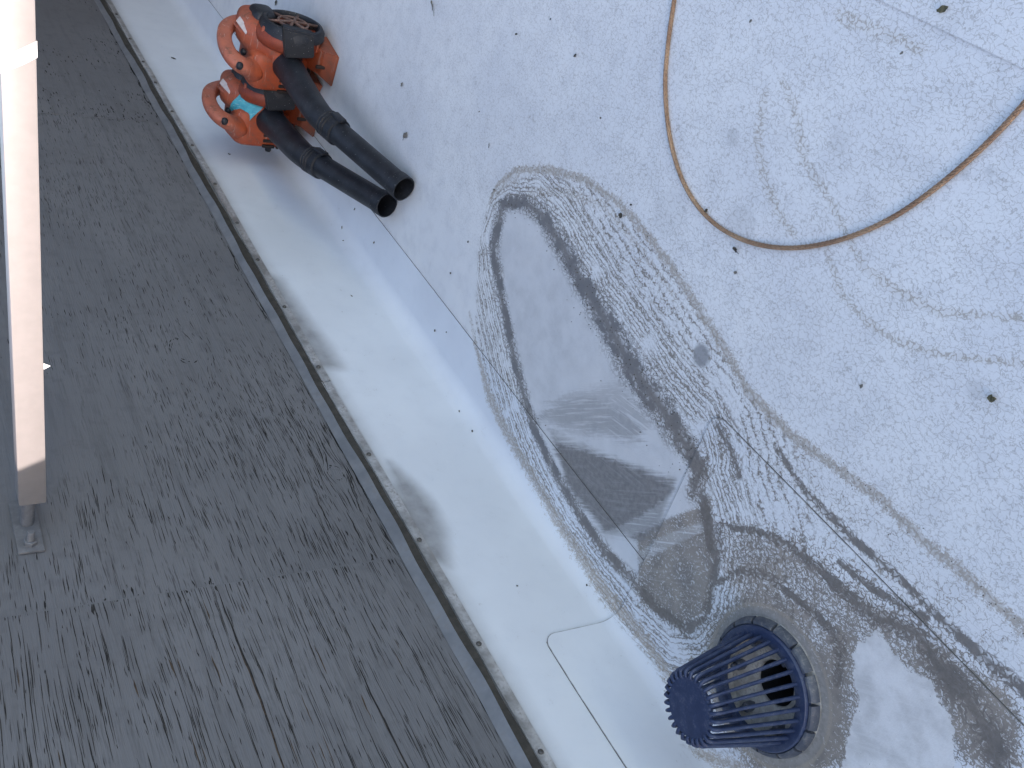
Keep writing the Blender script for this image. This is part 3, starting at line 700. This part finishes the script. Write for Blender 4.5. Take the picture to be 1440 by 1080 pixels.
# ------------------------------------------------------------------ leaf blowers
def m_orange():
    m = Mat('faded_orange_plastic', .5, spec=.45); p = m.pos(); x, y, z = m.xyz(p); n = m.noise(p, 16, 4, .6); n2 = m.noise(p, 90, 4, .65)
    col = m.mix(n.step(.3, .7), (.43, .078, .022), (.32, .050, .017))
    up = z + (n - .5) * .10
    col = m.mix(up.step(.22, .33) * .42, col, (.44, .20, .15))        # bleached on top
    col = m.mix((n2 + (n - .5) * .6).step(.52, .74) * .65, col, (.15, .07, .045))
    sc = m.noise(m.scale(p, (60, 12, 160)), 1, 2); col = m.mix(sc.step(.64, .70) * .5, col, (.50, .33, .27))
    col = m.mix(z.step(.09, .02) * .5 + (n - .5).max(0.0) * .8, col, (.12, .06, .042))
    return m.out(col, .42 + n2 * .25, n2, .15, .0012)
def m_black():
    m = Mat('scuffed_black_plastic', .48, spec=.45); p = m.pos(); n = m.noise(p, 18, 4, .6); n2 = m.noise(p, 110, 4, .7)
    col = m.mix(n.step(.35, .7), (.008, .0095, .0135), (.019, .022, .029))
    col = m.mix((n2 + (n - .5) * .7).step(.58, .80) * .5, col, (.06, .061, .062))
    col = m.mix(m.noise(p, 210, 2, .5).step(.71, .75) * .8, col, (.38, .39, .40))
    return m.out(col, .42 + n2 * .2, n2, .2, .0012)
def m_tape():
    m = Mat('turquoise_tape', .38, spec=.5); p = m.pos(); n = m.noise(p, 50, 4, .6, 1.5); n2 = m.noise(m.scale(p, (40, 160, 40)), 1, 3)
    col = m.mix(n.step(.3, .7), (.03, .30, .40), (.06, .42, .50)); col = m.mix(n2.step(.62, .72) * .7, col, (.55, .68, .70))
    return m.out(col, .35 + n * .2, n + n2, .6, .003)
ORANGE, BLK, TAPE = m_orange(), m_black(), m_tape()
PALE = m_simple('worn_pale_sticker', (.50, .44, .42), (.60, .55, .53), .5, 60, dust=(.4, .2, .15))
VENT = m_simple('dark_vent', (.012, .007, .006), (.03, .016, .012), .7, 30)

def blob(bm, c, s, rot=None, n=(20, 14), e=0.75):           # superellipsoid shell
    rows = []
    pw = lambda v, k: math.copysign(abs(v) ** k, v)
    for j in range(1, n[1]):
        t = -math.pi / 2 + math.pi * j / n[1]
        rows.append([Vector((s[0] * pw(math.cos(t), e) * pw(math.cos(2 * math.pi * i / n[0]), e), s[1] * pw(math.cos(t), e) * pw(math.sin(2 * math.pi * i / n[0]), e), s[2] * pw(math.sin(t), e))) for i in range(n[0])])
    tr = lambda v: Vector(c) + (rot @ v if rot else v)
    vr = [[bm.verts.new(tr(v)) for v in r] for r in rows]
    for a, b in zip(vr, vr[1:]): bridge(bm, a, b)
    lo, hi = bm.verts.new(tr(Vector((0, 0, -s[2])))), bm.verts.new(tr(Vector((0, 0, s[2]))))
    for i in range(n[0]):
        bm.faces.new((vr[0][(i + 1) % n[0]], vr[0][i], lo)); bm.faces.new((vr[-1][i], vr[-1][(i + 1) % n[0]], hi))

def make_blower(taped):
    # local axes: x forward (tube), y to the intake side, z up
    t = empty('leaf_blower')
    # scroll housing: thick disc standing on edge, axis sideways
    bm = bmesh.new()
    prof = [(.020, .052), (.080, .052), (.096, .056), (.106, .066), (.109, .084), (.107, .100), (.100, .112), (.092, .115), (.02, .115)]
    x_, y_, d_ = Vector((1, 0, 0)), Vector((0, 0, 1)), Vector((0, 1, 0))
    rr = []
    for r, h in prof:
        rg_ = []
        for i in range(40):
            a = 2 * math.pi * i / 40; k = 1.0 + .10 * (1 + math.cos(a - 2.2)) / 2
            rg_.append(bm.verts.new(Vector((-.045, 0, .146)) + d_ * h + x_ * (r * k * math.cos(a)) + y_ * (r * k * math.sin(a))))
        rr.append(rg_)
    for a, b in zip(rr, rr[1:]): bridge(bm, a, b)
    bm.faces.new(rr[0][::-1]); bm.faces.new(rr[-1])
    hs = obj('fan_housing', bm, DEEP, t, True, 50)
    for a in (.4, 1.3, 2.2, 3.3, 4.4, 5.4):
        bm = bmesh.new(); lathe(bm, [(.007, .07), (.007, .118), (.005, .121)], (-.045 + .108 * math.cos(a), 0, .146 + .108 * math.sin(a)), (0, 1, 0), 10)
        obj('screw_boss', bm, ORANGE, hs, True, 40)
    # outlet duct: from the top of the scroll forward and down into the tube
    bm = bmesh.new()
    sec = [((-.220, .066, .200), .050), ((-.190, .066, .236), .060), ((-.145, .062, .243), .066), ((-.105, .053, .230), .069), ((-.072, .037, .207), .068), ((-.048, .018, .182), .0655), ((-.034, .006, .164), .0625), ((-.022, 0, .154), .060)]
    sweep(bm, [s[0] for s in sec], [s[1] * .95 for s in sec], 28, True, 1.0, .72); od = obj('outlet_duct', bm, ORANGE, t, True, 50)
    bm = bmesh.new(); lathe(bm, [(.058, -.012), (.0685, -.010), (.0685, .0), (.060, .002)], (-.030, .002, .158), (.6, -.25, -.35), 26, (False, False)); obj('neck_flange', bm, ORANGE, od, True, 40)
    bm = bmesh.new(); sp = [(-.205, .066, .262), (-.165, .064, .304), (-.125, .058, .300), (-.088, .046, .282), (-.058, .028, .252), (-.036, .012, .226)]; sweep(bm, spline(sp, 4), .0042, 8); obj('seam_ridge', bm, ORANGE, od, True)
    for sx_, sy_, sz_ in ((-.040, -.050, .196), (-.022, .066, .188), (-.10, -.010, .262)):
        bm = bmesh.new(); lathe(bm, [(.008, 0), (.008, .008), (.0055, .011)], (sx_, sy_, sz_), (.5, 0, 1), 10); obj('screw', bm, PALE, od, True, 40)
    # engine cover on the far side
    bm = bmesh.new(); blob(bm, (-.095, -.040, .170), (.105, .072, .105), None, (36, 24), .36)
    ec = obj('engine_cover', bm, ORANGE, t, True, 60)
    bm = bmesh.new()
    bm.free()
    for k in range(3):
        bm = bmesh.new(); box(bm, (.007, -.100 + .021 * k, .148), (.014, .012, .046), .003); obj('vent_slot', bm, VENT, ec)
    bm = bmesh.new(); box(bm, (.006, -.070, .113), (.014, .075, .009), .003); obj('vent_slot', bm, VENT, ec)
    bm = bmesh.new(); blob(bm, (-.13, -.025, .10), (.095, .09, .075), None, (20, 12), .6); obj('engine_block', bm, BLK, t, True, 60)
    if taped: bm = bmesh.new(); lathe(bm, [(.012, 0), (.012, .022), (.009, .026)], (-.04, -.108, .130), (0, -1, 0), 12); obj('fuel_knob', bm, BLK, t, True, 40)
    # stand: two flared feet and a cross plate
    bm = bmesh.new()
    def hexa(q):
        v = [bm.verts.new(p) for p in q]
        for f in ((0, 1, 2, 3), (7, 6, 5, 4), (0, 4, 5, 1), (1, 5, 6, 2), (2, 6, 7, 3), (3, 7, 4, 0)): bm.faces.new([v[i] for i in f])
    hexa([(.078, -.034, 0), (.088, .086, 0), (-.060, .100, 0), (-.060, -.034, 0), (.050, -.002, .048), (.054, .082, .050), (-.055, .090, .085), (-.055, -.01, .085)])
    bmesh.ops.bevel(bm, geom=list(bm.edges), offset=.004, segments=2, affect='EDGES'); obj('front_foot', bm, ORANGE, t, True, 35)
    bm = bmesh.new()
    hexa([(-.02, -.105, 0), (.0, -.065, 0), (-.19, -.06, 0), (-.20, -.105, 0), (-.05, -.095, .09), (-.04, -.05, .09), (-.17, -.05, .09), (-.17, -.095, .09)])
    bmesh.ops.bevel(bm, geom=list(bm.edges), offset=.004, segments=2, affect='EDGES'); obj('side_foot', bm, ORANGE, t, True, 35)
    bm = bmesh.new(); box(bm, (-.13, .0, .045), (.11, .17, .05), .012); obj('base_plate', bm, ORANGE, t, True, 35)
    bm = bmesh.new(); box(bm, (.055, .028, .050), (.012, .012, .034), .003); obj('foot_slot', bm, VENT, t)
    # black intake: ring, spokes, dark fan behind and front skirt
    cI = Vector((-.045, .116, .140))
    bm = bmesh.new(); lathe(bm, [(.098, -.022), (.116, -.012), (.114, .010), (.104, .024), (.094, .026), (.090, .020), (.090, -.002)], cI, (0, 1, 0), 40, (False, False)); ig = obj('intake_guard', bm, BLK, t, True, 40)
    bm = bmesh.new()
    for k in range(3):
        a = math.pi * k / 3 + .5; dv = Vector((math.cos(a), 0, math.sin(a)))
        sweep(bm, [cI + dv * -.093 + Vector((0, .018, 0)), cI + Vector((0, .025, 0)), cI + dv * .093 + Vector((0, .018, 0))], .0055, 6)
    pts = [cI + Vector((.052 * math.cos(2 * math.pi * i / 28), .021, .052 * math.sin(2 * math.pi * i / 28))) for i in range(29)]; sweep(bm, pts, .0048, 6)
    obj('guard_spokes', bm, GUARD, ig, True)
    bm = bmesh.new(); lathe(bm, [(.0, .006), (.028, .006), (.034, -.006), (.092, -.010)], cI, (0, 1, 0), 24, (False, False))
    for k in range(10):
        a = 2 * math.pi * k / 10; box(bm, cI + Vector((.058 * math.cos(a), .0, .058 * math.sin(a))), (.055, .016, .003), 0, Matrix.Rotation(-a - .5, 3, 'Y'))
    obj('fan', bm, FAN, ig)
    bm = bmesh.new()                                        # skirt between guard and tube
    hexa([(.078, .066, .086), (.062, .142, .100), (.035, .150, .098), (.045, .062, .084), (.076, .052, .190), (.058, .152, .215), (.030, .160, .21), (.04, .05, .19)])
    bmesh.ops.bevel(bm, geom=list(bm.edges), offset=.005, segments=2, affect='EDGES'); obj('intake_skirt', bm, BLK, t, True, 40)
    bm = bmesh.new(); blob(bm, (-.135, .112, .222), (.055, .032, .042), None, (18, 12), .6); obj('starter_cover', bm, BLK, t, True, 50)
    # looped handle with trigger
    hp = spline([(-.225, .050, .205), (-.222, .046, .270), (-.180, .040, .322), (-.115, .030, .350), (-.060, .014, .355), (-.012, -.004, .342), (.008, -.018, .314), (-.002, -.032, .280), (-.035, -.042, .250), (-.065, -.045, .22)], 5)
    n_ = len(hp); rad = [.027 - .006 * math.sin(math.pi * min(i / n_ * 1.25, 1)) + (.008 if i > n_ * .78 else 0) for i in range(n_)]
    bm = bmesh.new(); sweep(bm, hp, rad, 16, True, 1.22, .7); hd = obj('handle', bm, ORANGE, t, True, 50)
    bm = bmesh.new(); sweep(bm, [(-.016, -.006, .322), (-.038, .002, .326), (-.060, .008, .330)], [.009, .0135, .006], 10); obj('trigger', bm, BLK, hd, True)
    bm = bmesh.new(); blob(bm, (.030, -.012, .328), (.011, .014, .012), None, (12, 8), .8); obj('throttle_lever', bm, BLK, hd, True)
    bm = bmesh.new(); blob(bm, (-.068, .0, .290), (.014, .012, .010), None, (12, 8), .8); obj('stop_switch', bm, BLK, hd, True)
    bm = bmesh.new(); box(bm, (-.105, .080, .2925), (.070, .022, .008), .0015, Matrix.Rotation(.42, 3, 'Y') @ Matrix.Rotation(-.40, 3, 'X') @ Matrix.Rotation(-.3, 3, 'Z')); obj('worn_label', bm, PALE, t)
    # black tube: collar, bent section, ribbed cuff, straight section, nozzle rim
    bm = bmesh.new(); lathe(bm, [(.0605, .0), (.0645, .002), (.0645, .014), (.059, .016), (.059, .021), (.0615, .023), (.0605, .034), (.054, .036)], (-.034, 0, .154), (1, 0, -.03), 28, (False, False)); obj('tube_collar', bm, BLK, t, True, 40)
    if taped:
        bm = bmesh.new(); x0, y0, d0 = frame((.065, -.045, -.062)); prev = None
        for i in range(9):
            h = -.060 + .092 * i / 8; cur = []
            for j in range(30):
                a = 2 * math.pi * j / 30; r = .0735 + .0022 * math.sin(5 * a + i * 1.7) + .0015 * math.sin(11 * a - i)
                cur.append(bm.verts.new(Vector((-.054, .022, .188)) + d0 * (h + .004 * math.sin(3 * a)) + x0 * r * math.cos(a) + y0 * r * math.sin(a)))
            if prev: bridge(bm, prev, cur)
            prev = cur
        obj('tape_wrap', bm, TAPE, t, True)
    tp = spline([(-.010, 0, .153), (.05, 0, .153), (.12, 0, .155), (.22, 0, .159), (.33, 0, .161), (.40, 0, .158), (.455, 0, .148)], 7)
    bm = bmesh.new(); sweep(bm, tp, [.0545 - .0135 * (i / len(tp)) ** .8 for i in range(len(tp))], 28); obj('bent_tube', bm, BLK, t, True, 50)
    dn = Vector((1, 0, -.262)).normalized(); a0 = Vector((.435, 0, .1515))
    bm = bmesh.new(); lathe(bm, [(.0405, 0), (.0455, .005), (.0455, .011), (.0405, .014), (.0455, .019), (.0455, .025), (.0405, .028), (.0455, .033), (.0455, .039), (.0405, .042), (.0455, .047), (.0455, .075), (.039, .078)], a0, dn, 28, (False, False))
    box(bm, a0 + dn * .058 + Vector((0, .046, .0)), (.06, .012, .026), .004, Matrix.Rotation(.18, 3, 'Y')); obj('tube_cuff', bm, BLK, t, True, 40)
    bm = bmesh.new(); Lt = .435
    lathe(bm, [(.0385, .05), (.0378, Lt - .045), (.0400, Lt - .040), (.0412, Lt - .034), (.0412, Lt), (.0375, Lt + .001), (.0370, Lt - .05), (.036, Lt - .22)], a0, dn, 32, (False, True)); obj('nozzle_tube', bm, BLK, t, True, 40)
    return t
GUARD = m_simple('dusty_guard_bars', (.10, .06, .05), (.20, .11, .085), .6, 60)
FAN = m_simple('dark_fan_plastic', (.012, .012, .014), (.022, .022, .025), .6, 40)
DEEP = m_simple('grimy_shaded_red_plastic', (.20, .034, .014), (.30, .050, .018), .55, 40, dust=(.09, .04, .028), dustf=.7)  # shell plastic made darker for grime and for shade in the housing recess
def put(t, o, fdir, lab):
    t.location = (o[0], o[1], 0); t.rotation_euler = (0, 0, math.atan2(fdir[1], fdir[0])); tag(t, lab, 'leaf blower', 'leaf blowers lying on the roof')
# the intake side faces away from the wall (-Y): forward is -X, so local +y is -Y
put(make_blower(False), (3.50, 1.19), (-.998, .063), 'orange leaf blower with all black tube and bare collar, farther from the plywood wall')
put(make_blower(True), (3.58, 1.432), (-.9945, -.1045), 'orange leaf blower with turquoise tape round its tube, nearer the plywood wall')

# ------------------------------------------------------------------ leaf scraps and grit
LEAF = [m_simple('dry_leaf_dark', (.030, .026, .018), (.06, .05, .035), .7, 150), m_simple('dry_leaf_grey', (.12, .115, .10), (.17, .16, .14), .7, 150), m_simple('dry_leaf_olive', (.06, .058, .03), (.10, .09, .05), .7, 150)]
def scrap(px, L_, W_, ang, mat, label, stem=0.0):
    q = uv(px); P = place(np.array([q[0]]), np.array([q[1]]), np.array([.0035]))[0]
    up = q[1] > YW + CR
    bm = bmesh.new(); n = 7; top = []; r_ = random.Random(int(px[0] * 31 + px[1]))
    ln = [bm.verts.new((L_ * (i / (n - 1) - .5), 0, .0012 + .25 * W_ * r_.random())) for i in range(n)]
    for s in (1, -1):
        ed = [bm.verts.new((L_ * (i / (n - 1) - .5) * (.96 if 0 < i < n - 1 else 1.01), s * W_ * (.5 * math.sin(math.pi * (i + .35) / (n - .3)) ** .7 * (.75 + .5 * r_.random())), .0008 + .45 * W_ * r_.random())) for i in range(n)]
        for i in range(n - 1): bm.faces.new((ln[i], ln[i + 1], ed[i + 1], ed[i]) if s > 0 else (ln[i + 1], ln[i], ed[i], ed[i + 1]))
    g = bmesh.ops.extrude_face_region(bm, geom=list(bm.faces))
    for v in g['geom']:
        if isinstance(v, bmesh.types.BMVert): v.co.z += .0009
    if stem: sweep(bm, [(L_ * .45, 0, .0015), (L_ * .45 + stem * .5, stem * .12, .002), (L_ * .45 + stem, stem * .1, .0015)], .0006, 5)
    m_ = Matrix.Rotation(ang, 4, 'Z')
    if up: m_ = Matrix.Rotation(math.radians(90), 4, 'X') @ m_
    bmesh.ops.transform(bm, matrix=m_, verts=bm.verts)
    o = obj('leaf_scrap', bm, LEAF[mat], None); o.location = P - (np.array([0, 0, .0005]) if not up else np.array([0, -.0005, 0]))
    if px[0] > 1236 and q[1] < .2: o.location.z += .003
    return tag(o, label, 'leaf', 'dry leaf scraps on the membrane')
FLD = 'tiny dry leaf scrap loose on the open white membrane'; STP = 'tiny dark leaf scrap on the smooth flashing strip'
SC = [((1330,14),.020,.010,.6,2,'curled olive leaf scrap beyond the lapped sheet seam',0),((610,8),.030,.009,2.3,1,'long pale leaf scrap with a thin stem on the open membrane beyond the blowers',.02),((727,48),.010,.005,.4,0,FLD,0),((810,78),.012,.006,.8,0,'small dark leaf scrap between the blowers and the copper cable',0),((567,119),.016,.008,1.2,1,'grey leaf scrap beside the foot of the bare collar blower',0),
  ((572,190),.026,.014,1.0,1,'larger pale grey leaf chip beside the blower tubes',.015),((689,205),.014,.004,2.0,1,FLD,0),((875,303),.013,.012,.5,0,'round dark seed with a short stem on the tide marks',.009),((889,288),.008,.005,.5,0,FLD,0),
  ((995,296),.010,.006,1.,0,FLD,0),((1036,351),.014,.008,2.8,0,'dark leaf scrap lying just under the copper cable bend',.006),((1036,383),.009,.006,.4,1,FLD,0),((1397,560),.014,.012,.3,2,'dark olive seed husk alone on the crazed membrane',0),((1213,543),.009,.006,1.5,1,FLD,0),
  ((1058,30),.008,.005,1.,1,FLD,0),((1270,75),.007,.004,1.,1,FLD,0),((846,166),.005,.004,1.,0,FLD,0),((675,157),.006,.003,1.,0,FLD,0),((775,27),.006,.004,1.,0,FLD,0),((660,340),.008,.006,1.,0,FLD,0),((635,384),.007,.005,1.,0,FLD,0),
  ((667,609),.012,.007,1.2,1,'pale stemmed leaf scrap on the flashing strip close to the brown tide mark',.005),((649,581),.009,.006,1.,1,STP,0),((484,324),.014,.006,1.6,1,STP,0),((487,343),.014,.004,.6,0,STP,0),((494,418),.011,.004,.4,1,STP,0),((613,465),.008,.007,.4,0,STP,0),((629,467),.005,.004,.4,0,STP,0),((527,341),.010,.006,1.2,1,STP,0),
  ((500,294),.010,.006,1.2,0,'dark leaf scrap on the flashing strip beside the taped blower nozzle',0),((244,83),.024,.010,.8,0,'larger dark leaf scrap on the flashing strip past the taped blower',0),((322,219),.012,.007,.6,1,STP,0),((830,827),.006,.005,.4,0,'black speck of leaf on the flashing just off the drain patch corner',0),((726,827),.005,.004,.4,1,STP,0),((389,4),.022,.010,1.4,0,'dark leaf scrap lying above the bare collar blower intake',0)]
for s_ in SC: scrap(*s_)

# ------------------------------------------------------------------ fine grit left by the water, too small to pick apart
R_ = random.Random(3); GV, GF = [], []
lines_ = [(p, 420 if i == 0 else 160) for i, p in enumerate(DARK[:4])] + [(BROWN[0], 160), (BROWN[1], 160)]
spots_ = []
for ln_, n_ in lines_:
    for k in range(n_):
        i = R_.randrange(len(ln_) - 1); s = R_.random(); a, b = ln_[i], ln_[i + 1]
        w = (a[2] + (b[2] - a[2]) * s) * 1.5; spots_.append((a[0] + (b[0] - a[0]) * s + R_.gauss(0, w * .6), a[1] + (b[1] - a[1]) * s + R_.gauss(0, w * .6)))
for k in range(260):
    an = R_.uniform(0, 6.28); spots_.append((DRX + (.15 + abs(R_.gauss(0, .06))) * math.cos(an), DRY + (.15 + abs(R_.gauss(0, .06))) * math.sin(an), 0))
for q_ in spots_:
    P_ = np.array(q_[:2]) if len(q_) == 3 else uv(q_)
    if math.hypot(P_[0] - DRX, P_[1] - DRY) < .15 or P_[1] > YW - .02: continue
    zz_ = float(place(np.array([P_[0]]), np.array([P_[1]]), np.array([.0028 if P_[1] < PV0 and P_[1] < SEAM else .0045]))[0][2]); r = R_.uniform(.0006, .0018); b0 = len(GV)
    for j in range(5):
        aa = 1.2566 * j + R_.random(); GV.append((P_[0] + r * math.cos(aa), P_[1] + r * math.sin(aa), zz_ - .0035))
    GV.append((P_[0] + r * R_.uniform(-.3, .3), P_[1], zz_ - .0025 + r * 1.3))
    for j in range(5): GF.append((b0 + j, b0 + (j + 1) % 5, b0 + 5))
me = bpy.data.meshes.new('grit'); me.from_pydata(GV, [], GF); me.update()
tag(link('grit', me, m_simple('dark_grit', (.05, .045, .04), (.14, .12, .10), .9, 90), None), 'fine dark grit scattered along the tide marks and around the drain', 'grit', kind='stuff')
